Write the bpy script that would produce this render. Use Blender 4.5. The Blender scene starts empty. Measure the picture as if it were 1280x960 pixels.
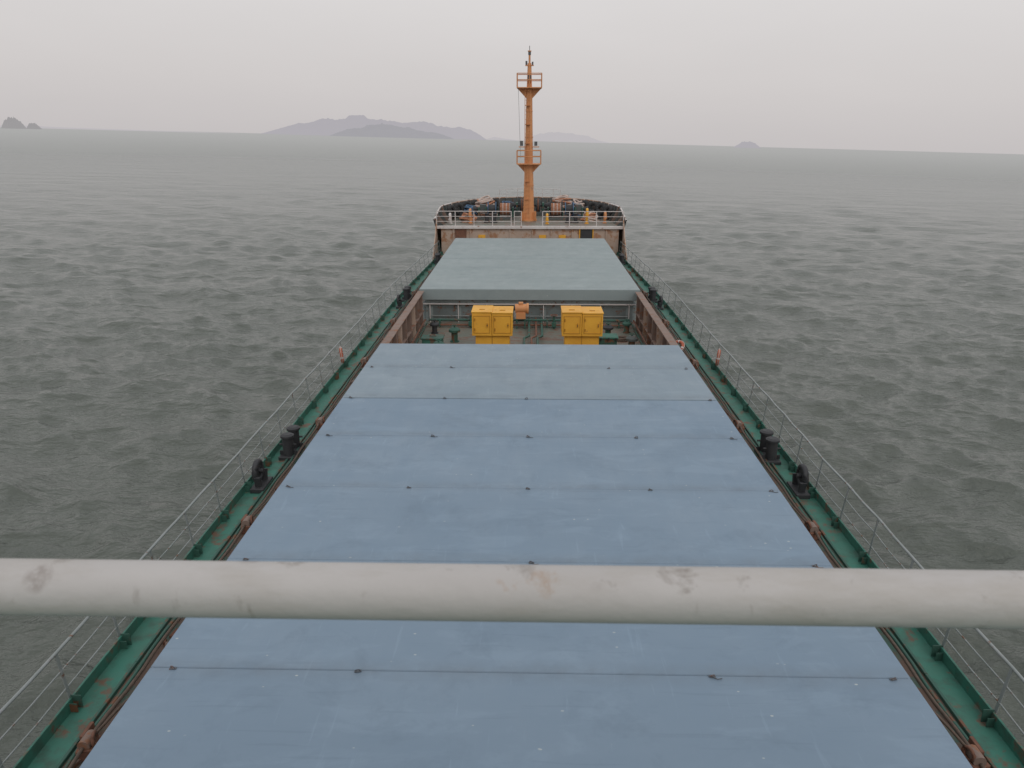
import bpy, math, random
import numpy as np
from mathutils import Vector, Matrix, noise
random.seed(7); rng=np.random.default_rng(5)
scene=bpy.context.scene
scene.view_settings.view_transform='Standard'
try: scene.view_settings.look='None'
except: pass
scene.view_settings.exposure=0
M=Matrix.Rotation(math.radians(0.50),4,'X')@Matrix.Rotation(math.radians(-1.48),4,'Y')
SEA_Z=-4.3

# ---------------------------------------------------------------- materials
def new_mat(name):
    m=bpy.data.materials.new(name); m.use_nodes=True
    nt=m.node_tree; b=nt.nodes['Principled BSDF']
    return m,nt,b
def N(nt,t,**k):
    n=nt.nodes.new(t)
    for a,v in k.items(): setattr(n,a,v)
    return n
def noise_fac(nt,vec,scale,lo,hi,detail=6,rough=.6,dist=0):
    n=N(nt,'ShaderNodeTexNoise'); n.inputs['Scale'].default_value=scale
    n.inputs['Detail'].default_value=detail; n.inputs['Roughness'].default_value=rough; n.inputs['Distortion'].default_value=dist
    nt.links.new(vec,n.inputs['Vector'])
    r=N(nt,'ShaderNodeMapRange'); r.inputs[1].default_value=lo; r.inputs[2].default_value=hi
    nt.links.new(n.outputs['Fac'],r.inputs[0]); return r.outputs[0]
def mul(nt,a,b):
    m=N(nt,'ShaderNodeMath',operation='MULTIPLY')
    for s,i in((a,0),(b,1)):
        if isinstance(s,(int,float)): m.inputs[i].default_value=s
        else: nt.links.new(s,m.inputs[i])
    return m.outputs[0]
def mixc(nt,fac,a,b):
    m=N(nt,'ShaderNodeMix',data_type='RGBA')
    if isinstance(fac,(int,float)): m.inputs[0].default_value=fac
    else: nt.links.new(fac,m.inputs[0])
    for s,i in ((a,6),(b,7)):
        if isinstance(s,tuple): m.inputs[i].default_value=(*s[:3],1)
        else: nt.links.new(s,m.inputs[i])
    return m.outputs[2]
def scaled(nt,vec,s,rot=0,loc=(0,0,0)):
    m=N(nt,'ShaderNodeMapping'); m.inputs['Scale'].default_value=s; m.inputs['Rotation'].default_value=(0,0,rot); m.inputs['Location'].default_value=loc
    nt.links.new(vec,m.inputs['Vector']); return m.outputs[0]
def paint(name,c1,c2,rough=.55,vs=1.5,rust=0.0,rustcol=(.16,.07,.035),rs=6,bump=.15,stretch=(1,1,1),dirt=None,metal=0):
    m,nt,b=new_mat(name)
    tc=N(nt,'ShaderNodeTexCoord').outputs['Object']
    v=scaled(nt,tc,stretch)
    col=mixc(nt,noise_fac(nt,v,vs,.3,.7),c1,c2)
    if dirt: col=mixc(nt,noise_fac(nt,v,vs*3.1,.48,.66),col,dirt)
    if rust>0:
        f=noise_fac(nt,tc,rs,.72-rust*.35,.80-rust*.35,8,.65)
        col=mixc(nt,f,col,rustcol)
    nt.links.new(col,b.inputs['Base Color'])
    rf=N(nt,'ShaderNodeMapRange'); rf.inputs[3].default_value=rough-.1; rf.inputs[4].default_value=min(1,rough+.15)
    nt.links.new(noise_fac(nt,tc,4,.2,.8),rf.inputs[0]); nt.links.new(rf.outputs[0],b.inputs['Roughness'])
    bp=N(nt,'ShaderNodeBump'); bp.inputs['Strength'].default_value=bump; bp.inputs['Distance'].default_value=.02
    nn=N(nt,'ShaderNodeTexNoise'); nn.inputs['Scale'].default_value=9; nn.inputs['Detail'].default_value=6
    nt.links.new(tc,nn.inputs['Vector']); nt.links.new(nn.outputs['Fac'],bp.inputs['Height'])
    nt.links.new(bp.outputs[0],b.inputs['Normal'])
    b.inputs['Metallic'].default_value=metal
    return m

def hatch_mat(name,base,dark,light,y0=2.9,pitch=2.8,grime=.5):
    m,nt,b=new_mat(name)
    tc=N(nt,'ShaderNodeTexCoord').outputs['Object']
    big=noise_fac(nt,scaled(nt,tc,(.35,.8,1)),.55,.3,.7,5)
    col=mixc(nt,big,dark,light)
    med=noise_fac(nt,scaled(nt,tc,(1,.35,1)),1.6,.35,.75,7,.65)
    col=mixc(nt,mul(nt,med,.7),col,base)
    f=noise_fac(nt,scaled(nt,tc,(.6,1.6,1)),1.1,.53,.62,9,.65,.6)
    col=mixc(nt,mul(nt,f,.20),col,tuple(x*1.25 for x in light))
    f2=noise_fac(nt,tc,.75,.52,.66,9,.72,.4)
    col=mixc(nt,mul(nt,f2,.36),col,tuple(x*.76 for x in dark))
    f3=noise_fac(nt,scaled(nt,tc,(.25,4,1),.35),2.2,.60,.66,6,.6,.3)
    col=mixc(nt,mul(nt,f3,.20),col,tuple(x*.72 for x in dark))
    f4=noise_fac(nt,scaled(nt,tc,(3.5,.3,1),-.2),2.6,.62,.68,6,.6,.3)
    col=mixc(nt,mul(nt,f4,.18),col,tuple(x*1.35 for x in light))
    sp=N(nt,'ShaderNodeSeparateXYZ'); nt.links.new(tc,sp.inputs[0])
    a=N(nt,'ShaderNodeMath',operation='SUBTRACT'); nt.links.new(sp.outputs['Y'],a.inputs[0]); a.inputs[1].default_value=y0
    a2=N(nt,'ShaderNodeMath',operation='PINGPONG'); nt.links.new(a.outputs[0],a2.inputs[0]); a2.inputs[1].default_value=pitch/2
    gr=N(nt,'ShaderNodeMapRange'); gr.inputs[1].default_value=.28; gr.inputs[2].default_value=.02; nt.links.new(a2.outputs[0],gr.inputs[0])
    gg=mul(nt,mul(nt,gr.outputs[0],noise_fac(nt,tc,2.5,.3,.7,7,.7)),grime)
    col=mixc(nt,gg,col,(.14,.16,.18))
    vo=N(nt,'ShaderNodeTexVoronoi'); vo.inputs['Scale'].default_value=3.4; nt.links.new(scaled(nt,tc,(1,1.6,1),.4),vo.inputs['Vector'])
    r=N(nt,'ShaderNodeMapRange'); r.inputs[1].default_value=.09; r.inputs[2].default_value=.05
    nt.links.new(vo.outputs['Distance'],r.inputs[0])
    g=noise_fac(nt,tc,.9,.53,.58,3)
    col=mixc(nt,mul(nt,mul(nt,r.outputs[0],g),.7),col,(.55,.58,.55))
    rf=noise_fac(nt,tc,6.5,.70,.735,8,.7)
    col=mixc(nt,mul(nt,rf,.8),col,(.14,.09,.07))
    nt.links.new(col,b.inputs['Base Color'])
    ro=N(nt,'ShaderNodeMapRange'); ro.inputs[3].default_value=.50; ro.inputs[4].default_value=.72
    nt.links.new(med,ro.inputs[0]); nt.links.new(ro.outputs[0],b.inputs['Roughness'])
    b.inputs['Specular IOR Level'].default_value=.4
    bp=N(nt,'ShaderNodeBump'); bp.inputs['Strength'].default_value=.25; bp.inputs['Distance'].default_value=.03
    nn=N(nt,'ShaderNodeTexNoise'); nn.inputs['Scale'].default_value=1.4; nn.inputs['Detail'].default_value=5
    nt.links.new(tc,nn.inputs['Vector']); nt.links.new(nn.outputs['Fac'],bp.inputs['Height'])
    nt.links.new(bp.outputs[0],b.inputs['Normal'])
    return m

H1=hatch_mat('hatch_paint_blue',(.198,.272,.352),(.176,.248,.326),(.218,.292,.370),grime=.4)
H1b=hatch_mat('hatch_paint_blue_light',(.232,.294,.348),(.215,.278,.330),(.255,.316,.364),grime=.4)
H2=hatch_mat('hatch_paint_grey',(.262,.312,.315),(.24,.292,.298),(.285,.332,.335),34.6,3.0,.12)
GREEN=paint('deck_green',(.040,.195,.145),(.055,.16,.12),.6,1.2,rust=.50,rs=2.2,dirt=(.05,.12,.09),rustcol=(.15,.09,.06))
GREEND=paint('deck_green_dark',(.035,.12,.09),(.04,.09,.07),.6,1.5,rust=.5,rs=3)
SIDEW=paint('side_deck_weathered',(.06,.13,.10),(.11,.10,.08),.65,1.0,rust=.8,rs=1.8,rustcol=(.15,.095,.07),dirt=(.05,.14,.105))
DECKMID=paint('deck_worn',(.13,.16,.13),(.20,.16,.13),.5,1.0,rust=.6,rs=2,rustcol=(.18,.11,.08))
COAM=paint('coaming_grey',(.26,.30,.30),(.21,.25,.25),.6,2,rust=.4,rs=4)
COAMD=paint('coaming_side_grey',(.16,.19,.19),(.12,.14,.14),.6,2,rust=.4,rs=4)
BROWN=paint('rusty_brown_plate',(.25,.18,.15),(.18,.125,.10),.7,1.5,rust=.5,rs=3,rustcol=(.24,.11,.06))
RUST=paint('rust',(.23,.10,.06),(.13,.065,.045),.8,8)
CREAM=paint('forecastle_cream',(.50,.39,.32),(.42,.31,.24),.6,1.2,rust=.6,rs=2.2,rustcol=(.35,.18,.10))
WHITE=paint('white_paint',(.66,.62,.60),(.56,.51,.49),.5,2,rust=.35,rs=4,rustcol=(.33,.19,.13))
ORANGE=paint('mast_orange',(.66,.30,.125),(.58,.25,.10),.55,1.5,rust=.3,rs=3,rustcol=(.38,.20,.12))
YELLOW=paint('vent_yellow',(.80,.42,.045),(.70,.34,.035),.5,1.5,rust=.26,rs=4,rustcol=(.42,.19,.05))
YELLOWD=paint('vent_yellow_seam',(.50,.24,.025),(.42,.19,.02),.6,3)
BLACK=paint('black_steel',(.028,.030,.034),(.042,.042,.045),.55,4,rust=.3,rs=6,rustcol=(.08,.05,.04))
TYRE=paint('tyre_rubber',(.025,.026,.028),(.045,.045,.045),.8,5)
DARK=paint('bulwark_inner_dark',(.07,.085,.085),(.10,.11,.105),.6,2,rust=.5,rs=3,rustcol=(.18,.10,.07))
RAILG=paint('railing_grey',(.30,.32,.32),(.22,.25,.24),.5,3,rust=.38,rs=7)
REDOR=paint('orange_red',(.50,.13,.07),(.40,.11,.06),.6,4)
ROPEW=paint('rope_pale',(.60,.50,.45),(.46,.36,.31),.9,14,bump=.6)
ROPEO=paint('rope_orange',(.52,.24,.14),(.36,.17,.10),.9,14,bump=.6)
ROPEB=paint('rope_brown',(.15,.105,.08),(.09,.07,.055),.9,14,bump=.6)
BLUE=paint('blue_tarp',(.07,.15,.25),(.06,.11,.19),.6,5)
GASKET=paint('gap_dark',(.06,.07,.085),(.08,.09,.105),.7,5)
LUG=paint('lug_steel',(.085,.10,.12),(.13,.13,.135),.6,8,rust=.5,rs=9)
HULLP=paint('hull_side_green',(.03,.14,.11),(.04,.10,.08),.5,.6,rust=.4,rs=1)
LAMP=paint('lamp_glass',(.08,.08,.09),(.12,.12,.12),.3,5)

# ---------------------------------------------------------------- mesh builder
class MB:
    def __init__(s): s.v=[];s.f=[];s.m=[];s.s=[];s.mats=[]
    def mi(s,m):
        if m not in s.mats: s.mats.append(m)
        return s.mats.index(m)
    def add(s,vs,fs,m,smooth=False):
        o=len(s.v); s.v+= [tuple(v) for v in vs]; i=s.mi(m)
        for f in fs: s.f.append([o+a for a in f]); s.m.append(i); s.s.append(smooth)
    def box(s,c,d,m,rz=0,rx=0,ry=0):
        hx,hy,hz=d[0]/2,d[1]/2,d[2]/2
        R=Matrix.Rotation(rz,3,'Z')@Matrix.Rotation(ry,3,'Y')@Matrix.Rotation(rx,3,'X')
        b=min(.012,min(hx,hy,hz)*.25)
        vs=[];idx={}
        for sx in(-1,1):
            for sy in(-1,1):
                for sz in(-1,1):
                    for k in range(3):
                        p=[hx-b,hy-b,hz-b]; p[k]+=b
                        idx[(sx,sy,sz,k)]=len(vs)
                        vs.append(Vector(c)+R@Vector((p[0]*sx,p[1]*sy,p[2]*sz)))
        fs=[]
        for k in range(3):
            a,bb=(k+1)%3,(k+2)%3
            for sg in(-1,1):
                q=[]
                for (u,w) in((-1,-1),(1,-1),(1,1),(-1,1)):
                    t=[0,0,0];t[k]=sg;t[a]=u;t[bb]=w;q.append(idx[(*t,k)])
                if sg<0:q.reverse()
                fs.append(q)
        for k in range(3):
            a,bb=(k+1)%3,(k+2)%3
            for u in(-1,1):
                for w in(-1,1):
                    t0=[0,0,0];t1=[0,0,0];t0[k]=-1;t1[k]=1
                    for t in(t0,t1):t[a]=u;t[bb]=w
                    q=[idx[(*t0,a)],idx[(*t1,a)],idx[(*t1,bb)],idx[(*t0,bb)]]
                    if u*w<0:q.reverse()
                    fs.append(q)
        for sx in(-1,1):
            for sy in(-1,1):
                for sz in(-1,1):
                    q=[idx[(sx,sy,sz,k)] for k in range(3)]
                    if sx*sy*sz<0:q.reverse()
                    fs.append(q)
        s.add(vs,fs,m)
    def cyl(s,p0,p1,r0,m,r1=None,n=12,smooth=True):
        p0=Vector(p0);p1=Vector(p1); r1=r0 if r1 is None else r1
        d=(p1-p0)
        if d.length<1e-6:return
        q=d.to_track_quat('Z','Y').to_matrix()
        vs=[];fs=[]
        for p,r in((p0,r0),(p1,r1)):
            for i in range(n):
                a=2*math.pi*i/n; vs.append(p+q@Vector((math.cos(a)*r,math.sin(a)*r,0)))
        for i in range(n): j=(i+1)%n; fs.append([i,j,n+j,n+i])
        s.add(vs,fs,m,smooth)
        s.add(vs,[list(range(n))[::-1],list(range(n,2*n))],m,False)
    def tube(s,pts,r,m,n=6,closed=False):
        pts=[Vector(p) for p in pts]; L=len(pts); vs=[];fs=[]
        for i,p in enumerate(pts):
            a=pts[(i-1)%L] if (i>0 or closed) else p; b=pts[(i+1)%L] if (i<L-1 or closed) else p
            t=(b-a).normalized(); up=Vector((0,0,1)) if abs(t.z)<.9 else Vector((1,0,0))
            x=t.cross(up).normalized(); y=x.cross(t)
            for k in range(n):
                an=2*math.pi*k/n; vs.append(p+x*math.cos(an)*r+y*math.sin(an)*r)
        for i in range(L if closed else L-1):
            for k in range(n):
                k2=(k+1)%n;i2=(i+1)%L
                fs.append([i*n+k,i2*n+k,i2*n+k2,i*n+k2])
        s.add(vs,fs,m,True)
    def ring(s,c,ax,R,r,m,n=24,k=8,arc=2*math.pi):
        q=Vector(ax).to_track_quat('Z','Y').to_matrix()
        full=arc>6.28
        pts=[Vector(c)+q@Vector((math.cos(arc*i/n)*R,math.sin(arc*i/n)*R,0)) for i in range(n+(0 if full else 1))]
        s.tube(pts,r,m,k,closed=full)
    def build(s,name,ship=True):
        me=bpy.data.meshes.new(name); me.from_pydata(s.v,[],s.f)
        for m in s.mats: me.materials.append(m)
        me.polygons.foreach_set('material_index',s.m); me.polygons.foreach_set('use_smooth',s.s)
        me.update()
        o=bpy.data.objects.new(name,me); scene.collection.objects.link(o)
        if ship: o.matrix_world=M
        return o

DZ=-1.55
def lerp(a,b,t): return a+(b-a)*t
def sst(t): t=max(0,min(1,t)); return t*t*(3-2*t)
def hb(y):
    if y<36: return 6.9
    if y<55.5: return 6.9-.55*sst((y-36)/22)
    return max(0,(6.9-.55*sst((y-36)/22))*(1-min(1,((y-55.5)/11.2))**2.3)**.5) if y<66.7 else 0
def fb(y,e=0):
    t=min(1,max(0,(y-55.5)/(12+e)))
    return (6.7+e)*(1-t**2.5)**.5

# ---------------------------------------------------------------- hull
h=MB()
ys=list(np.linspace(-18,54,49))+[55.5]
for sgn in(-1,1):
    P=[]
    for y in ys:
        b=hb(y); P.append([(sgn*b,y,DZ),(sgn*(b),y,DZ-.9),(sgn*(b*.985),y,-7.5)])
    for i in range(len(P)-1):
        for k in range(2):
            q=[P[i][k],P[i+1][k],P[i+1][k+1],P[i][k+1]]
            if sgn>0:q.reverse()
            h.add(q,[[0,1,2,3]],HULLP)
tt=[math.sin(math.pi/2*i/26) for i in range(27)]
for sgn in(-1,1):
    P=[]
    for t in tt:
        y=55.5+12*t
        lo=max(0,6.35*(1-t**1.8)**.9)
        P.append([(sgn*fb(y),y,.42),(sgn*(.75*fb(y)+.25*lo) ,y-.2*t,DZ+.8),(sgn*(.45*fb(y)+.55*lo),y-.7*t,DZ-.6),(sgn*lo,y-1.8*t,-7.5)])
    for i in range(len(P)-1):
        for k in range(3):
            q=[P[i][k],P[i+1][k],P[i+1][k+1],P[i][k+1]]
            if sgn>0:q.reverse()
            h.add(q,[[0,1,2,3]],HULLP if k>0 else CREAM,True)
h.add([(-6.9,-18,DZ),(6.9,-18,DZ),(6.8,-18,-7.5),(-6.8,-18,-7.5)],[[0,1,2,3]],HULLP)
h.build('ship_hull')

# main deck
d=MB()
for i in range(len(ys)-1):
    y0,y1=ys[i],ys[i+1]; b0,b1=hb(y0),hb(y1)
    i0,i1=b0-.5,b1-.5
    for (a0,a1,c0,c1,m) in((-b0,-b1,-i0,-i1,GREEN),(i0,i1,b0,b1,GREEN),(-i0,-i1,-5.3,-5.3,SIDEW),(5.3,5.3,i0,i1,SIDEW),(-5.3,-5.3,5.3,5.3,DECKMID)):
        d.add([(a0,y0,DZ),(c0,y0,DZ),(c1,y1,DZ),(a1,y1,DZ)],[[0,1,2,3]],m)
for sgn in(-1,1):
    for i in range(len(ys)-1):
        if ys[i]<0: continue
        y0,y1=ys[i],ys[i+1]; b0,b1=hb(y0),hb(y1)
        x=sgn*(b0+b1)/2; ang=math.atan2(-(b1-b0)*sgn,(y1-y0))
        d.box((x-sgn*.03,(y0+y1)/2,DZ+.10),(.035,y1-y0+.002,.2),GREEN,rz=ang)
        d.box((x-sgn*.50,(y0+y1)/2,DZ+.03),(.05,y1-y0-.01,.07),GREEND,rz=ang)
        d.box((x-sgn*.10,y0+.4,DZ+.08),(.12,.012,.15),GREEND)
d.build('main_deck')

# ---------------------------------------------------------------- hatches
def hatch(name,y0,y1,seams,mats,lugs=True,wide=()):
    o=MB()
    o.box((0,(y0+y1)/2,(DZ-.52)/2),(9.5,y1-y0-.5,-DZ-.52),COAM)
    for sg in(-1,1):
        o.box((sg*4.83,(y0+y1)/2,-.72),(.16,y1-y0-.5,.02),COAM)
        y=y0+.6
        while y<y1-.3:
            o.box((sg*4.84,y,-1.14),(.18,.02,.82),COAM); y+=1.4
    for yy,sg in((y0+.25,-1),(y1-.25,1)):
        o.box((0,yy+sg*.10,-.70),(9.7,.2,.03),WHITE)
        for i in range(8):
            x=-4.55+i*1.3
            o.box((x,yy+sg*.09,-1.15),(.035,.18,.8),WHITE)
        for i in range(7):
            o.box((-3.9+i*1.3,yy+sg*.012,-1.12),(1.05,.02,.5),COAMD)
        o.tube([(-4.6,yy+sg*.16,-1.25),(4.6,yy+sg*.16,-1.25)],.022,RAILG)
    ed=[y0]+seams+[y1]
    for i in range(len(ed)-1):
        a,b=ed[i],ed[i+1]; m=mats(i,(a+b)/2)
        g0=.022 if a in wide else .003; g1=.022 if b in wide else .003
        dz=random.uniform(-.004,.004)
        tilt=random.uniform(-.001,.001)
        o.box((0,(a+g0+b-g1)/2,-.25+dz),(10.0,(b-g1)-(a+g0),.5),m,rx=tilt)
        for sg in(-1,1):
            for k in(.25,.75):
                o.box((sg*5.035,lerp(a,b,k),-.38),(.07,.12,.16),RUST if random.random()<.6 else COAM)
            for k in range(3):
                if random.random()<.35: o.box((sg*5.03,lerp(a,b,random.uniform(.1,.9)),-.2),(.05,random.uniform(.1,.3),.1),RUST if random.random()<.7 else REDOR)
        if i>0:
            o.box((0,a,-.2),(9.8,.05,.34),GASKET if a in wide else m)
            if lugs:
                for x in(-4.75,-2.3,.02,2.47,4.77):
                    if random.random()<.22: continue
                    xx=x+random.uniform(-.08,.08)
                    o.box((xx,a-.03,.008),(.09,.04,.012),LUG,rz=random.uniform(-.3,.3))
                    o.ring((xx,a-.035,.026),(random.uniform(-.6,.8),1,random.uniform(.3,1.6)),.030,.007,LUG,12,5)
                    if random.random()<.5: o.tube([(xx,a-.04,.012),(xx+.06,a-.09,.014),(xx+.12,a-.07,.012)],.006,LUG,5)
    o.tube([(-4.97,y0+.01,-.02),(-4.97,y1-.01,-.02)],.018,mats(0,y0+.1)); o.tube([(4.97,y0+.01,-.02),(4.97,y1-.01,-.02)],.018,mats(0,y0+.1))
    return o.build(name)
hatch('cargo_hatch_cover',2.9,25.1,[5.7,8.5,11.25,14.03,16.8,19.5,22.35],lambda i,y:(H1 if y<19.5 else H1b),wide=(19.5,))
hatch('cargo_hatch_cover',34.6,52.5,[37.6,43.6,49.6],lambda i,y:H2,lugs=False)

# ---------------------------------------------------------------- side walls between hatches
for sg in(-1,1):
    w=MB()
    w.box((sg*4.95,29.85,-.80),(.05,9.3,1.40),BROWN)
    w.box((sg*4.90,29.85,-.08),(.28,9.3,.04),BROWN)
    for i in range(8):
        y=25.8+i*1.17
        w.box((sg*4.85,y,-.83),(.15,.03,1.4),CREAM if i in(2,5) else BROWN)
    w.box((sg*4.84,29.85,-.95),(.13,9.2,.03),BROWN)
    w.tube([(sg*4.7,25.6,-1.3),(sg*4.7,34.1,-1.3)],.04,RUST)
    w.tube([(sg*4.62,25.6,-1.45),(sg*4.62,34.1,-1.45)],.03,GREEND)
    w.build('side_coaming_plate')

# ---------------------------------------------------------------- yellow ventilator boxes
def vent(x,y):
    o=MB()
    o.box((x,y,-1.12),(1.34,.9,.84),YELLOW)
    o.box((x,y,-1.52),(1.5,1.06,.05),YELLOWD)
    for k,(cx,wd,tp) in enumerate(((x-.41,.77,.10),(x+.39,.80,.07))):
        o.box((cx,y,(tp-.84)/2),(wd,1.15,.84+tp),YELLOW)
        o.box((cx,y,tp+.015),(wd+.04,1.22,.035),YELLOW)
        for sx in(-1,1): o.box((cx+sx*(wd/2-.07),y-.582,-.38),(.02,.015,.70),YELLOWD)
        o.box((cx,y-.582,-.04),(wd-.12,.015,.02),YELLOWD); o.box((cx,y-.582,-.72),(wd-.12,.015,.02),YELLOWD)
        for j in(-.18,-.58): o.cyl((cx-wd*.36,y-.6,j-.05),(cx-wd*.36,y-.6,j+.05),.022,YELLOWD,n=8)
        o.box((cx+wd*.28,y-.6,-.4),(.03,.05,.16),YELLOWD); o.cyl((cx+wd*.28,y-.6,-.4),(cx+wd*.28,y-.65,-.4),.02,BLACK,n=8)
        o.box((cx,y-.2,tp+.04),(.22,.05,.03),YELLOWD)
    o.box((x-.01,y-.46,-1.15),(.03,.03,.7),YELLOWD)
    o.build('box_ventilator')
vent(-1.44,30.0); vent(2.08,30.0)

def mushroom(x,y,hh,r,m,m2):
    o=MB(); o.cyl((x,y,DZ),(x,y,DZ+hh*.8),r*.55,m,n=14)
    o.cyl((x,y,DZ+hh*.7),(x,y,DZ+hh*.85),r,m2,n=18); o.cyl((x,y,DZ+hh*.85),(x,y,DZ+hh),r,m2,r1=r*.55,n=18)
    o.cyl((x,y,DZ+hh),(x,y,DZ+hh+.06),.03,m); o.ring((x,y,DZ+hh+.08),(0,0,1),.1,.014,m,14,5)
    o.cyl((x,y,DZ),(x,y,DZ+.04),r*.8,m,n=16); o.build('mushroom_ventilator')
mushroom(-3.1,31.2,.62,.24,GREEND,GREEND); mushroom(-3.5,28.9,.6,.26,GREEN,GREEND); mushroom(3.35,32.0,.55,.22,GREEND,BLACK)
mushroom(4.1,30.0,.6,.24,GREEND,DARK); mushroom(-4.1,32.6,.5,.2,BLACK,BLACK); mushroom(4.25,32.9,.5,.2,GREEND,GREEND)
o=MB()
o.cyl((-.62,33.6,-.65),(-.12,33.6,-.65),.2,ORANGE,n=16); o.box((-.37,33.6,-.95),(.42,.35,.3),ORANGE); o.cyl((-.74,33.6,-.65),(-.62,33.6,-.65),.1,BLACK)
for sx in(-.18,.18): o.box((-.37+sx,33.6,-1.32),(.05,.3,.46),GREEND)
o.cyl((-.12,33.6,-.65),(-.02,33.6,-.65),.24,ORANGE,n=16)
o.box((-.37,33.6,-.42),(.2,.2,.1),ORANGE); o.build('hydraulic_motor')
o=MB()
for x,r,m in((-.2,.05,GREEND),(.1,.04,RUST),(.35,.05,GREEND)):
    o.tube([(x,25.4,DZ+.22),(x,31,DZ+.22),(x+.2,31.4,DZ+.22),(x+.2,34.6,DZ+.22)],r,m,8)
o.tube([(-4.5,33.9,DZ+.3),(4.5,33.9,DZ+.3)],.05,GREEND,8); o.tube([(-4.5,33.7,DZ+.12),(4.5,33.7,DZ+.12)],.04,RUST,8)
for x in np.arange(-4,4.5,1.6): o.box((x,33.8,DZ+.15),(.05,.35,.3),GREEND)
for (x,y) in((-2.6,33.6),(1.1,33.5),(3.0,33.6)):
    o.cyl((x,y,DZ),(x,y,DZ+.6),.05,GREEND); o.ring((x,y,DZ+.62),(0,0,1),.15,.02,RUST,16,6); o.box((x,y,DZ+.2),(.2,.2,.2),GREEND)
o.build('deck_piping')
o=MB()
o.box((3.2,30.6,DZ+.2),(.7,.6,.4),GREEND); o.box((3.2,30.6,DZ+.43),(.8,.7,.06),GREEN)
for sx in(-.3,0,.3): o.box((3.2+sx,30.22,DZ+.4),(.05,.08,.12),BLACK)
o.build('access_hatch')
o=MB()
o.box((-3.9,30.3,DZ+.2),(.8,.6,.4),GREEN); o.box((-3.9,30.3,DZ+.43),(.9,.7,.06),GREEND); o.ring((-3.9,30.3,DZ+.5),(0,0,1),.12,.015,RUST)
o.build('access_hatch')
def coil(name,x,y,z,R,m,turns=4,lay=3,r=.035):
    o=MB(); pts=[]
    for L in range(lay):
        for i in range(turns*18):
            a=2*math.pi*i/18; rr=R*(.45+.55*((i/(turns*18)) if L%2==0 else 1-i/(turns*18)))
            rr*=1+.05*math.sin(a*3+L)+random.uniform(-.02,.02)
            pts.append((x+rr*math.cos(a),y+rr*math.sin(a)*.9,z+r+L*r*1.7+random.uniform(-.01,.01)))
    o.tube(pts,r,m,6); return o.build(name)
coil('rope_coil',3.9,31.6,DZ,.3,ROPEB,3,2); coil('rope_coil',4.2,28.9,DZ,.3,ROPEW,3,2)

# ---------------------------------------------------------------- side railings
def rail_side(sg):
    o=MB(); lean=.10
    ysr=[2.0+1.5*i for i in range(36)]; ysr=[y for y in ysr if y<55.2]+[55.4]
    def pt(y,z): return Vector((sg*(hb(y)-.02+lean*z/.95),y,DZ+z))
    jit={}
    for y in ysr:
        j=random.uniform(-.03,.03); jit[y]=j
        p0=pt(y,0.0);p1=pt(y,.97)
        o.box(((p0.x+p1.x)/2+j/2,(p0.y+p1.y)/2,(p0.z+p1.z)/2),(.018,.06,.99),RAILG,ry=sg*.10,rx=random.uniform(-.03,.03))
        o.box((sg*(hb(y)-.10),y,DZ+.12),(.16,.014,.22),GREEND)
    for z,r in((.97,.026),(.66,.013),(.36,.013)):
        pts=[]
        for i,y in enumerate(ysr):
            pts.append(pt(y,z)+Vector((jit[y]*z,0,0)))
            if i<len(ysr)-1:
                ym=(y+ysr[i+1])/2; pts.append(pt(ym,z-(.012 if z<.9 else .006)*random.uniform(.3,1.8)))
        o.tube(pts,r,RAILG,6)
    o.build('ship_side_railing')
rail_side(-1); rail_side(1)

def wire(sg):
    o=MB(); pts=[]
    nodes=[2.3,8.6,15.0,21.2,27.6,34,40.5,47,53]
    for i in range(len(nodes)-1):
        for k in range(12):
            t=k/12; y=lerp(nodes[i],nodes[i+1],t)
            pts.append((sg*(6.13-.2*sst((y-36)/22)+.02*math.sin(y*3)),y,DZ+.20-.05*math.sin(math.pi*t)))
    o.tube(pts,.030,ROPEB,6)
    o.tube([(p[0]+sg*.14,p[1],DZ+.07) for p in pts],.03,GREEND,6)
    for y in nodes:
        x=sg*(6.12-.2*sst((y-36)/22))
        o.box((x,y,DZ+.09),(.26,.30,.18),RUST,rz=.2); o.cyl((x,y-.12,DZ+.22),(x,y+.12,DZ+.22),.09,BROWN,n=12)
        o.box((x+sg*.16,y+.25,DZ+.1),(.06,.3,.2),RUST); o.ring((x-sg*.1,y,DZ+.26),(1,0.3,0),.09,.025,RUST,14,6)
        o.tube([(x,y,DZ+.2),(x-sg*.3,y+.25,DZ+.5),(x-sg*.95,y+.5,DZ+1.1)],.02,ROPEB,6)
    for k in range(26):
        y=random.uniform(3,52); x=sg*(random.uniform(5.95,6.3)-.2*sst((y-36)/22))
        o.box((x,y,DZ+.03),(random.uniform(.04,.12),random.uniform(.06,.35),.06),random.choice([RUST,GREEND,BROWN]),rz=random.uniform(-.4,.4))
    o.build('lashing_line')
wire(-1);wire(1)

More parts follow.
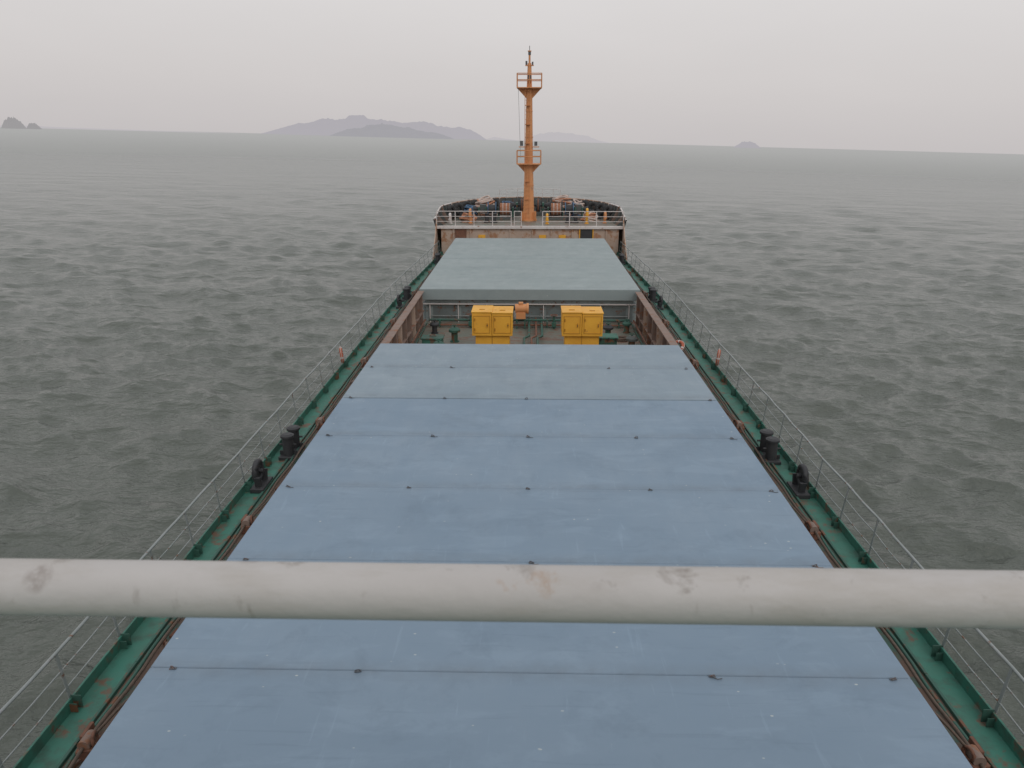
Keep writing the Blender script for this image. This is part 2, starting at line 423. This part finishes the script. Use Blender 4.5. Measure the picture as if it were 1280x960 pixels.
def bollard(x,y,sc=1):
    o=MB(); z=DZ
    o.box((x,y,z+.05*sc),(.46*sc,1.05*sc,.10*sc),BLACK)
    for dy in(-.29,.29):
        yy=y+dy*sc
        o.cyl((x,yy,z+.1*sc),(x,yy,z+.62*sc),.15*sc,BLACK,n=18)
        o.cyl((x,yy,z+.62*sc),(x,yy,z+.68*sc),.19*sc,BLACK,n=18); o.cyl((x,yy,z+.68*sc),(x,yy,z+.72*sc),.19*sc,BLACK,r1=.12*sc,n=18)
        o.cyl((x-.24*sc,yy,z+.40*sc),(x+.24*sc,yy,z+.40*sc),.03*sc,BLACK,n=8)
        o.box((x,yy,z+.15*sc),(.5*sc,.02,.12*sc),BLACK)
    o.build('mooring_bollard')
def chock(x,y,sg,sc=1):
    o=MB(); z=DZ
    o.box((x,y,z+.06*sc),(.35*sc,.8*sc,.12*sc),BLACK)
    c=Vector((x+sg*.06,y,z+.46*sc))
    o.ring(c,(1,0,0),.24*sc,.075*sc,BLACK,24,10)
    o.cyl(c-Vector((.035,0,0)),c+Vector((.035,0,0)),.2*sc,BLACK,n=20)
    for dy in(-.25,.25): o.box((x,y+dy*sc,z+.22*sc),(.16*sc,.06*sc,.36*sc),BLACK,rx=-dy*.8)
    o.cyl(c-Vector((.14*sg,0,0)),c+Vector((.10*sg,0,0)),.06*sc,BLACK,n=10)
    o.build('roller_fairlead')
for sg in(-1,1):
    bollard(sg*6.42,19.3,.95); chock(sg*6.55,17.2,sg,.95)
    bollard(sg*6.35,39.6,.95); chock(sg*6.45,37.8,sg,.85)
    bollard(sg*6.1,51.5,.9)

def lifebuoy(c,ax,s=1):
    o=MB(); c=Vector(c)
    q=Vector(ax).to_track_quat('Z','Y').to_matrix()
    for seg in range(8):
        a0=seg*math.pi/4
        pts=[c+q@Vector((math.cos(a0+math.pi/4*i/5)*.3*s,math.sin(a0+math.pi/4*i/5)*.3*s,0)) for i in range(6)]
        o.tube(pts,.062*s,REDOR,10)
    for seg in range(4):
        a0=seg*math.pi/2
        pts=[c+q@Vector((math.cos(a0+.22*(i/3))*.3*s,math.sin(a0+.22*i/3)*.3*s,0)) for i in range(4)]
        o.tube(pts,.068*s,WHITE,10)
    o.tube([c+q@Vector((math.cos(a)*.38*s,math.sin(a)*.38*s,0)) for a in np.linspace(0,6.28,25)[:-1]],.012,ROPEW,5,closed=True)
    o.build('lifebuoy')
lifebuoy((-6.80,26.9,DZ+.62),(1,.25,.1),.85); lifebuoy((6.80,26.9,DZ+.62),(-1,.25,.1),.85)
lifebuoy((5.20,26.5,-.45),(-.6,-.5,.9),.8)

# ---------------------------------------------------------------- forecastle
f=MB(); FZ=.42
Yd=[55.5+11.98*math.sin(math.pi/2*i/30) for i in range(31)]
for i in range(30):
    a,b=Yd[i],Yd[i+1]
    f.add([(-fb(a),a,FZ),(fb(a),a,FZ),(fb(b),b,FZ),(-fb(b),b,FZ)],[[0,1,2,3]],DECKMID)
f.box((0,55.55,(DZ+FZ)/2-.02),(12.6,.1,FZ-DZ-.06),CREAM)
f.box((0,55.42,FZ-.04),(13.3,.22,.20),WHITE)
for x in(-5.4,-4.2,-2.9,-1.4,.2,1.5,3.0,5.4): f.box((x,55.45,-.65),(.08,.12,1.9),CREAM)
f.box((4.0,55.47,-.62),(.85,.06,1.7),BLACK); f.box((4.47,55.44,-.6),(.07,.1,1.8),YELLOW); f.box((3.53,55.44,-.6),(.07,.1,1.8),YELLOW)
f.box((-4.9,55.47,-.62),(.8,.06,1.7),RUST)
for x in(-3.4,.9,2.3): f.box((x,55.44,-.4),(.5,.08,.5),YELLOW)
for sg in(-1,1):
    pts=[(sg*6.62,55.5,FZ+.5),(sg*6.62,55.5,DZ),(sg*6.60,52.3,DZ),(sg*6.62,54.0,-.4)]
    f.add(pts+[(p[0]-sg*.05,p[1],p[2]) for p in pts],[[0,1,2,3],[7,6,5,4],[0,3,7,4],[3,2,6,7]],CREAM)
f.build('forecastle')
b=MB()
def btop(y): return FZ+.45+.65*sst((y-55.5)/3.5)
for sg in(-1,1):
    prev=None
    for i in range(41):
        t=math.sin(math.pi/2*i/40); y=55.5+12*t
        xo=fb(y); yt=y+.12*t
        lo=Vector((sg*xo,y,FZ)); hi=Vector((sg*(fb(y)+.12*(1-t)),yt,btop(y)))
        n=Vector((-sg*(1-t*t),-t,0)).normalized()*.06
        cur=(lo,hi,hi+n,lo+n)
        if prev:
            for k,m in((0,CREAM),(1,WHITE),(2,DARK)):
                q=[prev[k],cur[k],cur[k+1],prev[k+1]]
                if sg>0:q.reverse()
                b.add(q,[[0,1,2,3]],m,k!=1)
            b.tube([prev[1]+n*.5,cur[1]+n*.5],.055,(WHITE if i<14 else CREAM) if random.random()<.8 else BROWN,8)
        if i%2==1:
            p=cur[2]; q=cur[3]; nn=n.normalized()
            b.add([p,q,q+nn*.5,p+nn*.06]+[v+Vector((.03,0,0)) for v in(p,q,q+nn*.5,p+nn*.06)],[[0,1,2,3],[7,6,5,4],[2,3,7,6]],DARK if i%4==1 else BROWN)
        prev=cur
b.build('bow_bulwark')
# tyre fenders hung inside the bow bulwark
for sg in(-1,1):
    for y in(60.2,61.9,63.3,64.5,65.4,66.15):
        x=sg*(fb(y)-.42); t=(y-55.5)/12; nn=Vector((-sg*(1-t*t),-t-.1,.25)).normalized()
        o=MB(); c=Vector((x,y-.25,FZ+.62+random.uniform(-.05,.06)))
        o.ring(c,nn,.36,.15,TYRE,24,10); o.ring(c+nn*.05,nn,.25,.05,TYRE,20,6)
        o.tube([c+Vector((0,.05,.45)),c+Vector((0,.2,.62))],.02,ROPEW,5)
        o.build('tyre_fender')

def wrail(o,path,z0,hh,m,rails=(1,.66,.33),post=1.3,r=.022):
    pts=[Vector(p) for p in path]
    for k in rails: o.tube([p+Vector((0,0,z0+hh*k)) for p in pts],r if k==1 else r*.75,m,6)
    acc=post
    for i,p in enumerate(pts):
        if i>0: acc+=(pts[i]-pts[i-1]).length
        if acc>=post-1e-4 or i==len(pts)-1:
            acc=0; o.cyl(p+Vector((0,0,z0)),p+Vector((0,0,z0+hh)),r*1.1,m,n=8)
o=MB()
wrail(o,[(-6.6+ i*.66,55.6,0) for i in range(9)],FZ,1.05,WHITE,r=.028)
wrail(o,[(.9+i*.633,55.6,0) for i in range(10)],FZ,1.05,WHITE,r=.028)
wrail(o,[(-1.1,55.6,0),(-.6,55.6,0)],FZ,1.05,WHITE,post=.4)
o.build('forecastle_railing')
o=MB()
wrail(o,[(2.7*math.sin(a),64.6+2.75*math.cos(a),0) for a in np.linspace(-1.2,1.2,13)],btop(66)-.02,.75,WHITE,rails=(1,.5),post=1.0,r=.02)
o.build('bow_railing')

def winch(x,y,sg):
    o=MB(); z=FZ
    o.box((x,y,z+.08),(2.9,1.3,.16),DARK)
    for dx in(-1.3,-.2,.75,1.3): o.box((x+dx*sg,y,z+.5),(.12,.8,.8),GREEND)
    o.cyl((x-1.6,y,z+.75),(x+1.6,y,z+.75),.09,BLACK,n=12)
    o.cyl((x-1.1*sg,y,z+.75),(x-.3*sg,y,z+.75),.42,ROPEO if sg<0 else ROPEW,n=24)
    for i in range(9): o.ring((x+(-1.06+i*.088)*sg,y,z+.75),(1,0,0),.42,.045,ROPEO if (i+(sg>0))%3 else ROPEW,24,6)
    for dx in(-1.15,-.25): o.cyl((x+(dx-.03)*sg,y,z+.75),(x+(dx+.03)*sg,y,z+.75),.66,BLACK,n=28)
    o.cyl((x+.0*sg,y,z+.75),(x+.6*sg,y,z+.75),.34,BLACK,n=20)
    for dx in(0,.6): o.cyl((x+(dx-.03)*sg,y,z+.75),(x+(dx+.03)*sg,y,z+.75),.55,BLUE,n=24)
    o.cyl((x+1.4*sg,y,z+.75),(x+1.75*sg,y,z+.75),.16,BLACK,r1=.25,n=16)
    o.box((x+1.0*sg,y+.1,z+.8),(.5,.6,.6),DARK)
    o.build('mooring_winch')
winch(-2.6,60.6,-1); winch(2.7,60.6,1)
def heap(x,y,R,H,m1,m2):
    o=MB(); n=18
    for c in range(n):
        pts=[];zz=FZ+H*c/n; rr=R*(1-.55*(c/n)**2); ox,oy=random.uniform(-.12,.12),random.uniform(-.12,.12)
        tx,ty=random.uniform(-.16,.16),random.uniform(-.16,.16); ph=random.random()*6
        for i in range(22):
            a=2*math.pi*i/22; q=rr*(1+.12*math.sin(3*a+ph))
            pts.append((x+ox+q*math.cos(a),y+oy+q*math.sin(a)*.8,zz+.07+tx*math.cos(a)+ty*math.sin(a)))
        o.tube(pts,.07,m1 if c%3 else m2,6,closed=True)
    o.build('mooring_rope_pile')
heap(-3.6,62.4,.85,1.4,ROPEW,ROPEO); heap(2.55,62.9,.9,1.5,ROPEW,ROPEO); heap(-4.6,58.6,.5,.45,ROPEO,ROPEB); heap(3.75,62.6,.5,1.1,ROPEW,BLUE)
heap(4.5,59.2,.5,.5,ROPEW,ROPEO); heap(-1.8,64.8,.5,.9,BLUE,BLUE); heap(-4.7,61.7,.5,.8,BLUE,ROPEB)
def goose(x,y,hh,m):
    o=MB(); pts=[(x,y,FZ),(x,y,FZ+hh)]
    for i in range(1,9):
        a=math.pi*i/8; pts.append((x,y-.2+.2*math.cos(a),FZ+hh+.2*math.sin(a)))
    pts.append((x,y-.4,FZ+hh-.15)); o.tube(pts,.095,m,10); o.cyl((x,y,FZ),(x,y,FZ+.05),.16,m,n=12)
    o.cyl((x,y-.4,FZ+hh-.12),(x,y-.4,FZ+hh-.22),.12,m,n=12); o.build('gooseneck_vent')
goose(-4.35,57.6,.8,ORANGE); goose(4.15,57.5,.85,YELLOW); goose(-5.8,57.4,.5,WHITE); goose(1.25,57.2,.5,YELLOW); goose(5.5,57.9,.6,ORANGE)
for (x,y) in((-5.0,60.2),(5.0,60.8),(-2.9,58.2),(3.1,58.2)):
    o=MB()
    o.box((x,y,FZ+.05),(1.0,.45,.1),BLACK)
    for dx in(-.28,.28):
        o.cyl((x+dx,y,FZ+.1),(x+dx,y,FZ+.6),.14,BLACK,n=14); o.cyl((x+dx,y,FZ+.6),(x+dx,y,FZ+.67),.18,BLACK,n=14)
    o.build('mooring_bollard')
o=MB()
o.box((0,63.6,FZ+.15),(2.6,1.2,.3),DARK)
for s2 in(-1,1):
    o.cyl((s2*.5,63.6,FZ+.75),(s2*.8,63.6,FZ+.75),.5,BLACK,n=20); o.box((s2*1.05,63.6,FZ+.55),(.14,.7,.9),GREEND)
    o.cyl((s2*1.2,63.6,FZ+.75),(s2*1.6,63.6,FZ+.75),.2,BLACK,r1=.28,n=16); o.ring((s2*.65,63.6,FZ+.75),(1,0,0),.5,.07,RUST,24,6)
o.cyl((-1.2,63.6,FZ+.75),(1.2,63.6,FZ+.75),.08,BLACK); o.box((0,63.6,FZ+.7),(.5,.7,.8),DARK); o.build('anchor_windlass')

# ---------------------------------------------------------------- foremast
m=MB(); X,Y=-.10,59.5
def sq(z0,z1,a0,a1,mt): m.cyl((X,Y,z0),(X,Y,z1),a0,mt,r1=a1,n=16)
sq(FZ,FZ+.12,.62,.62,ORANGE); sq(FZ+.1,1.4,.46,.40,ORANGE); sq(1.4,4.5,.40,.31,ORANGE); sq(4.5,9.85,.30,.21,ORANGE); sq(9.85,11.45,.19,.13,ORANGE)
for z,r in((1.4,.43),(3.0,.38),(6.4,.30),(8.2,.26)): m.cyl((X,Y,z),(X,Y,z+.06),r,ORANGE,n=16)
for a in range(4):
    an=a*math.pi/2+.78; c,s_=math.cos(an),math.sin(an)
    m.box((X+c*.55,Y+s_*.55,FZ+.35),(.5,.03,.6),ORANGE,rz=an)
def platform(z,w,d,hh):
    m.box((X,Y,z),(w,d,.07),ORANGE)
    for sx in(-1,1):
        m.add([(X+sx*.2,Y,z-.05),(X+sx*w*.48,Y,z-.05),(X+sx*.22,Y,z-.7),(X+sx*.2,Y+.04,z-.05),(X+sx*w*.48,Y+.04,z-.05),(X+sx*.22,Y+.04,z-.7)],[[0,1,2],[5,4,3],[1,4,5,2]],ORANGE)
    co=[(X-w/2,Y-d/2),(X+w/2,Y-d/2),(X+w/2,Y+d/2),(X-w/2,Y+d/2)]
    for k in(1,.55): m.tube([(p[0],p[1],z+hh*k) for p in co],.032,ORANGE,6,closed=True)
    for i,p in enumerate(co):
        m.cyl((p[0],p[1],z),(p[0],p[1],z+hh),.035,ORANGE,n=8)
        q=co[(i+1)%4]; m.cyl(((p[0]+q[0])/2,(p[1]+q[1])/2,z),((p[0]+q[0])/2,(p[1]+q[1])/2,z+hh),.028,ORANGE,n=8)
platform(4.55,1.75,1.4,.95); platform(9.80,1.75,1.3,.95)
m.box((X,Y-.1,5.75),(1.5,.2,.06),ORANGE); m.box((X-.55,Y-.1,6.0),(.22,.22,.35),LAMP); m.box((X+.5,Y-.1,5.98),(.22,.22,.3),LAMP)
m.box((X,Y,11.3),(.6,.3,.05),ORANGE); m.cyl((X,Y-.28,10.3),(X,Y-.28,10.65),.13,LAMP); m.box((X,Y-.25,10.25),(.3,.3,.05),ORANGE)
m.cyl((X-.22,Y,11.3),(X-.22,Y,11.6),.07,LAMP); m.cyl((X+.22,Y,11.3),(X+.22,Y,11.55),.06,LAMP)
m.cyl((X,Y,11.4),(X,Y,12.0),.07,ORANGE); m.cyl((X,Y,12.0),(X,Y,12.25),.10,LAMP); m.cyl((X,Y,12.2),(X,Y,12.6),.02,BLACK)
m.cyl((X,Y,12.22),(X,Y,12.28),.13,ORANGE)
for sx in(-.19,.19): m.tube([(X-.12+sx,Y-.55,FZ),(X-.12+sx,Y-.42,4.5),(X-.12+sx,Y-.38,9.8)],.022,ORANGE,6)
z=FZ+.3
while z<9.7:
    m.cyl((X-.31,Y-.46,z),(X+.07,Y-.46,z),.014,ORANGE,n=6); z+=.33
for z in(2,3.3,6,7.3,8.6): m.box((X-.12,Y-.3,z),(.4,.3,.03),ORANGE)
m.tube([(X-.8,Y,9.9),(X-.62,Y-.1,5.0)],.012,RAILG,5)
m.tube([(X,Y,9.6),(0,66.6,1.6)],.012,BLACK,5)
m.build('foremast')

# ---------------------------------------------------------------- bridge front and rail (viewpoint)
o=MB()
RY,RZ=.722,6.279
m_,nt,bb=new_mat('weathered_white_pipe')
tc=N(nt,'ShaderNodeTexCoord').outputs['Object']
col=mixc(nt,noise_fac(nt,scaled(nt,tc,(1,3,3)),3,.3,.7),(.50,.48,.465),(.44,.42,.405))
col=mixc(nt,mul(nt,noise_fac(nt,scaled(nt,tc,(.3,1,1)),14,.48,.66,8,.7),.5),col,(.36,.33,.29))
col=mixc(nt,mul(nt,noise_fac(nt,scaled(nt,tc,(1,1,.35)),20,.60,.70,5,.6,.3),.7),col,(.20,.17,.145))
col=mixc(nt,mul(nt,noise_fac(nt,tc,9,.64,.74,8,.7),.7),col,(.34,.21,.12))
vo=N(nt,'ShaderNodeTexVoronoi'); vo.inputs['Scale'].default_value=9; nt.links.new(tc,vo.inputs['Vector'])
r=N(nt,'ShaderNodeMapRange'); r.inputs[1].default_value=.16; r.inputs[2].default_value=.10; nt.links.new(vo.outputs['Distance'],r.inputs[0])
col=mixc(nt,mul(nt,mul(nt,r.outputs[0],noise_fac(nt,tc,60,.35,.6)),.6),col,(.17,.13,.11))
nt.links.new(col,bb.inputs['Base Color']); bb.inputs['Roughness'].default_value=.6
bp=N(nt,'ShaderNodeBump'); bp.inputs['Strength'].default_value=.5; bp.inputs['Distance'].default_value=.002
nn=N(nt,'ShaderNodeTexNoise'); nn.inputs['Scale'].default_value=60; nt.links.new(tc,nn.inputs['Vector']); nt.links.new(nn.outputs['Fac'],bp.inputs['Height']); nt.links.new(bp.outputs[0],bb.inputs['Normal'])
PIPE=m_
o.tube([(x,RY,RZ) for x in np.linspace(-6,6,25)],.030,PIPE,40)
for zz in(5.85,5.5): o.tube([(-6,RY,zz),(6,RY,zz)],.018,PIPE,12)
for x in(-5.9,-4.4,-2.9,-1.45,1.45,2.9,4.4,5.9): o.cyl((x,RY,5.17),(x,RY,RZ-.02),.022,PIPE,n=16)
o.build('bridge_railing')
o=MB()
o.box((0,-3.0,5.10),(12.4,7.7,.12),GREEN)
o.box((0,-3.3,1.72),(12.0,7.0,6.6),WHITE)
for x in np.linspace(-4.8,4.8,7):
    o.box((x,.21,3.9),(1.0,.04,.8),LAMP); o.box((x,.2,3.9),(1.14,.03,.94),BLACK)
for x in(-3.5,0,3.5): o.box((x,.21,.9),(.6,.04,.6),LAMP)
o.build('bridge_superstructure')

# ---------------------------------------------------------------- sea
def sea():
    r=6.0; rs=[]
    while r<14000:
        rs.append(r); r+=min(max(.13,r*r/(11*950)),r*.12)
    rs=np.array(rs)
    th1=np.radians(np.linspace(-46,46,1150)); th2=np.radians(np.linspace(46,314,160))[1:-1]
    th=np.concatenate([th1,th2]); nth=len(th); nr=len(rs)
    dth=np.where(np.arange(nth)<1150,np.radians(92/1149),np.radians(268/159))
    R,T=np.meshgrid(rs,th,indexing='ij'); DT=np.broadcast_to(dth,R.shape)
    dr=np.gradient(rs)[:,None]*np.ones_like(R)
    sp=np.maximum(dr*.8,R*DT)
    x=R*np.sin(T); y=R*np.cos(T); x0,y0=x.copy(),y.copy()
    z=np.zeros_like(x); dx=np.zeros_like(x); dy=np.zeros_like(x)
    g=1+.22*np.sin(x0*.043+1.3*np.sin(y0*.021))*np.sin(y0*.061+1.1*np.sin(x0*.027+2))
    nw=110
    for i in range(nw):
        lam=.55*(13/.55)**((i+rng.random())/nw)
        a=.0064*lam*(1.0 if lam<3 else (3/lam)**.9)
        di=math.radians(205)+rng.normal()*(.6 if lam>3 else .8)
        k=2*math.pi/lam; cx,cy=math.sin(di),math.cos(di)
        ph=k*(x0*cx+y0*cy)+rng.random()*6.28
        w=np.clip((lam/sp-2.0)/2.0,0,1)*a
        if lam<5: w=w*g
        z+=w*np.cos(ph); s=np.sin(ph)*w*.9
        dx-=s*cx; dy-=s*cy
    x=x0+dx; y=y0+dy; z=z+SEA_Z
    co=np.stack([x,y,z],-1).reshape(-1,3).astype(np.float32)
    ii,jj=np.meshgrid(np.arange(nr-1),np.arange(nth),indexing='ij'); j2=(jj+1)%nth
    q=np.stack([ii*nth+jj,ii*nth+j2,(ii+1)*nth+j2,(ii+1)*nth+jj],-1).reshape(-1,4)[:, ::-1].astype(np.int32)
    me=bpy.data.meshes.new('sea'); me.vertices.add(len(co)); me.vertices.foreach_set('co',co.ravel())
    me.loops.add(q.size); me.loops.foreach_set('vertex_index',q.ravel())
    me.polygons.add(len(q)); me.polygons.foreach_set('loop_start',np.arange(0,q.size,4,dtype=np.int32))
    try: me.polygons.foreach_set('loop_total',np.full(len(q),4,dtype=np.int32))
    except: pass
    me.polygons.foreach_set('use_smooth',np.ones(len(q),dtype=bool))
    me.update(calc_edges=True); me.validate()
    o=bpy.data.objects.new('sea',me); scene.collection.objects.link(o)
    m,nt,b=new_mat('sea_water')
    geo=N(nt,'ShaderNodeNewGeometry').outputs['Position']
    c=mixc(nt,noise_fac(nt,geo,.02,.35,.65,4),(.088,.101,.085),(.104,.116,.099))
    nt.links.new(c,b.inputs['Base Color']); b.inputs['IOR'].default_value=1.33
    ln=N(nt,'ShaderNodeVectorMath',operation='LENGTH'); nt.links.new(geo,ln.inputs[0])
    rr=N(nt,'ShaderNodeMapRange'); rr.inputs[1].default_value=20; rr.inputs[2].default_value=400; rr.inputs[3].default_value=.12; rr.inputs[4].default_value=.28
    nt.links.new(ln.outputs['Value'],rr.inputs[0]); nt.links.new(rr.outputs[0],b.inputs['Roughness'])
    def bump(scale,strg,dist,st,prev=None,rot=25):
        n=N(nt,'ShaderNodeTexNoise'); n.inputs['Scale'].default_value=scale; n.inputs['Detail'].default_value=4; n.inputs['Roughness'].default_value=.6
        nt.links.new(scaled(nt,geo,st,math.radians(rot)),n.inputs['Vector'])
        bp=N(nt,'ShaderNodeBump'); bp.inputs['Strength'].default_value=strg; bp.inputs['Distance'].default_value=dist
        nt.links.new(n.outputs['Fac'],bp.inputs['Height'])
        if prev: nt.links.new(prev,bp.inputs['Normal'])
        return bp.outputs[0]
    b1=bump(2.6,.9,.16,(.7,1.2,1)); b2=bump(.55,.9,.40,(.6,1.4,1),b1,10); b3=bump(.07,1,1.6,(.5,1.6,1),b2)
    nt.links.new(b3,b.inputs['Normal'])
    em=N(nt,'ShaderNodeEmission'); em.inputs['Color'].default_value=(.455,.455,.450,1)  # painted haze: pale glow mixed over the water, growing with distance from origin
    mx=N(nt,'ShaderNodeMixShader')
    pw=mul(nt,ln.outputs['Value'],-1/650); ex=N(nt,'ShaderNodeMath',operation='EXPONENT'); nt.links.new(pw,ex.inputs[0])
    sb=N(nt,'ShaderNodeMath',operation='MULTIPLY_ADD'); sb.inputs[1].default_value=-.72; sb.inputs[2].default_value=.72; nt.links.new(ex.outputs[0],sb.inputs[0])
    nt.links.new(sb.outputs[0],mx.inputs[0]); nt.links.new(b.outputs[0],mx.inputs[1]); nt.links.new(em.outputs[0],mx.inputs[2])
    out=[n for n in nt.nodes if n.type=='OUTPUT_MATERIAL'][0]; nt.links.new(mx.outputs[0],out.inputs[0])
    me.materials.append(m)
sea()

# ---------------------------------------------------------------- islands
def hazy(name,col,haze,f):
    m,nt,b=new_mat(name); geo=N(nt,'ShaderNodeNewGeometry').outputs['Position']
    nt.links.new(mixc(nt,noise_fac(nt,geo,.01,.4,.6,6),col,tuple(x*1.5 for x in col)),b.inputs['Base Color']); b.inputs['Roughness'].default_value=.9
    em=N(nt,'ShaderNodeEmission'); em.inputs[0].default_value=(*haze,1)  # airlight painted into the island material as a fixed share of haze-coloured glow
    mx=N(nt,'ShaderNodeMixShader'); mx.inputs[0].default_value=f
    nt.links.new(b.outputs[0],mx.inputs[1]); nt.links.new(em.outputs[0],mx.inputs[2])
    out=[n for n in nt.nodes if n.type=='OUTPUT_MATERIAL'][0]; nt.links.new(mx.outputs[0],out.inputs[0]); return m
def island(D,prof,mat,rough=.10,depth=.35,seed=0,kn=11):
    A=[math.radians(p[0]) for p in prof]; E=[math.tan(math.radians(p[1]))*D for p in prof]
    nu,nv=160,24; vs=[];fs=[]
    W=(A[-1]-A[0])*D*depth
    aa=np.linspace(A[0],A[-1],nu+1); H=np.interp(aa,A,E); ker=np.hanning(kn); ker/=ker.sum(); H=np.convolve(np.pad(H,kn//2,mode='edge'),ker,'valid')
    for i in range(nu+1):
        a=aa[i]; hgt=float(H[i])
        for j in range(nv+1):
            v=j/nv*2-1
            r=D+v*W/2
            p=Vector((r*math.sin(a),r*math.cos(a),0))
            n1=noise.fractal(p*(18/ max(1,(A[-1]-A[0])*D))+Vector((seed,0,0)),.9,2.1,6)
            zz=hgt*max(0,(1-abs(v)**1.6))*(1+rough*n1)+hgt*rough*n1*.3*(1-abs(v))
            vs.append((p.x,p.y,SEA_Z-.6+max(0,zz)))
    for i in range(nu):
        for j in range(nv):
            a=i*(nv+1)+j; fs.append([a,a+nv+1,a+nv+2,a+1])
    o=MB(); o.add(vs,fs,mat,False); o.build('island',ship=False)
def az(px): return math.degrees(math.atan((px-640)/1013))-1.3
def el(k): return k*.054
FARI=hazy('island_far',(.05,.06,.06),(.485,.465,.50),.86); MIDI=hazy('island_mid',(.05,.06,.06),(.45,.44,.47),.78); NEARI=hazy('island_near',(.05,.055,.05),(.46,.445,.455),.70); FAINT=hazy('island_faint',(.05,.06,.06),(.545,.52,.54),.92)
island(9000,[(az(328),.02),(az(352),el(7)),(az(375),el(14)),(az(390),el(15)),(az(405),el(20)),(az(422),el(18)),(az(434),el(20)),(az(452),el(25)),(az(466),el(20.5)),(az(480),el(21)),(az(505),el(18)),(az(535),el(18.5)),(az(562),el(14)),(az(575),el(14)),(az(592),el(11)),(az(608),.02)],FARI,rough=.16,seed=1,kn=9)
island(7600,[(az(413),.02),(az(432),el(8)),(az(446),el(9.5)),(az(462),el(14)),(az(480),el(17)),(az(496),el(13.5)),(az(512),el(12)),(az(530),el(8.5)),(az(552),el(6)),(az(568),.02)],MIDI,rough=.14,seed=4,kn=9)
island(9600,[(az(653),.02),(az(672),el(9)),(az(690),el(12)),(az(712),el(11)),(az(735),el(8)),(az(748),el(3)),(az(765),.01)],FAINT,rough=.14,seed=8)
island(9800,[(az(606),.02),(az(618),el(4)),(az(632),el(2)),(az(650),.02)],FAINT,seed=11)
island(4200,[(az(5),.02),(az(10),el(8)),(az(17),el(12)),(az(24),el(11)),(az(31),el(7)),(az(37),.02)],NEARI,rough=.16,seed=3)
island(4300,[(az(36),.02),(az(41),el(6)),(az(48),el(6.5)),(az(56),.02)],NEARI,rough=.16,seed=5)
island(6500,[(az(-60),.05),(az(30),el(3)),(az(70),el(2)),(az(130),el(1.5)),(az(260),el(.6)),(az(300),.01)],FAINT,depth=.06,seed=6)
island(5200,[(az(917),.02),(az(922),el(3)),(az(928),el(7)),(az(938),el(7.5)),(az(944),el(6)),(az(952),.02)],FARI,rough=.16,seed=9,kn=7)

# ---------------------------------------------------------------- world & sun
w=bpy.data.worlds.new('World'); scene.world=w; w.use_nodes=True; nt=w.node_tree
bg=nt.nodes['Background']; bg.inputs['Strength'].default_value=.10
sky=N(nt,'ShaderNodeTexSky',sky_type='NISHITA'); sky.sun_disc=False
SE,SR=42,160
sky.sun_elevation=math.radians(SE); sky.sun_rotation=math.radians(SR); sky.dust_density=6; sky.air_density=1.2
tc=N(nt,'ShaderNodeTexCoord').outputs['Generated']; sx=N(nt,'ShaderNodeSeparateXYZ'); nt.links.new(tc,sx.inputs[0])
cr=N(nt,'ShaderNodeValToRGB'); e=cr.color_ramp.elements
e[0].position=0; e[0].color=(.585,.555,.555,1); e[1].position=1; e[1].color=(.76,.77,.79,1)
for p,c in((.06,(.64,.61,.605)),(.16,(.705,.68,.675)),(.35,(.735,.73,.74))):
    x=cr.color_ramp.elements.new(p); x.color=(*c,1)
nt.links.new(sx.outputs['Z'],cr.inputs[0])
cn=noise_fac(nt,scaled(nt,tc,(1,1,3.5)),1.6,.25,.75,4)
cm=N(nt,'ShaderNodeMapRange'); cm.inputs[3].default_value=9.8; cm.inputs[4].default_value=10.4; nt.links.new(cn,cm.inputs[0])
vm=N(nt,'ShaderNodeVectorMath',operation='SCALE'); nt.links.new(cr.outputs[0],vm.inputs[0]); nt.links.new(cm.outputs[0],vm.inputs['Scale'])
nt.links.new(mixc(nt,.95,sky.outputs[0],vm.outputs[0]),bg.inputs['Color'])
sd=bpy.data.lights.new('sun','SUN'); sd.energy=.5; sd.angle=math.radians(30); sd.color=(1,.96,.92)
so=bpy.data.objects.new('sun',sd); scene.collection.objects.link(so)
dirv=Vector((math.sin(math.radians(SR))*math.cos(math.radians(SE)),math.cos(math.radians(SR))*math.cos(math.radians(SE)),math.sin(math.radians(SE))))
so.rotation_euler=dirv.to_track_quat('Z','Y').to_euler()

# ---------------------------------------------------------------- camera
cd=bpy.data.cameras.new('camera'); cam=bpy.data.objects.new('camera',cd); scene.collection.objects.link(cam)
cd.lens=27.2; cd.sensor_width=36; cd.clip_start=.05; cd.clip_end=30000
cd.dof.use_dof=True; cd.dof.focus_distance=30; cd.dof.aperture_fstop=11
cam.matrix_world=M@Matrix.Translation((0,0,6.75))@Matrix.Rotation(math.radians(1.3),4,'Z')@Matrix.Rotation(math.radians(72),4,'X')
scene.camera=cam
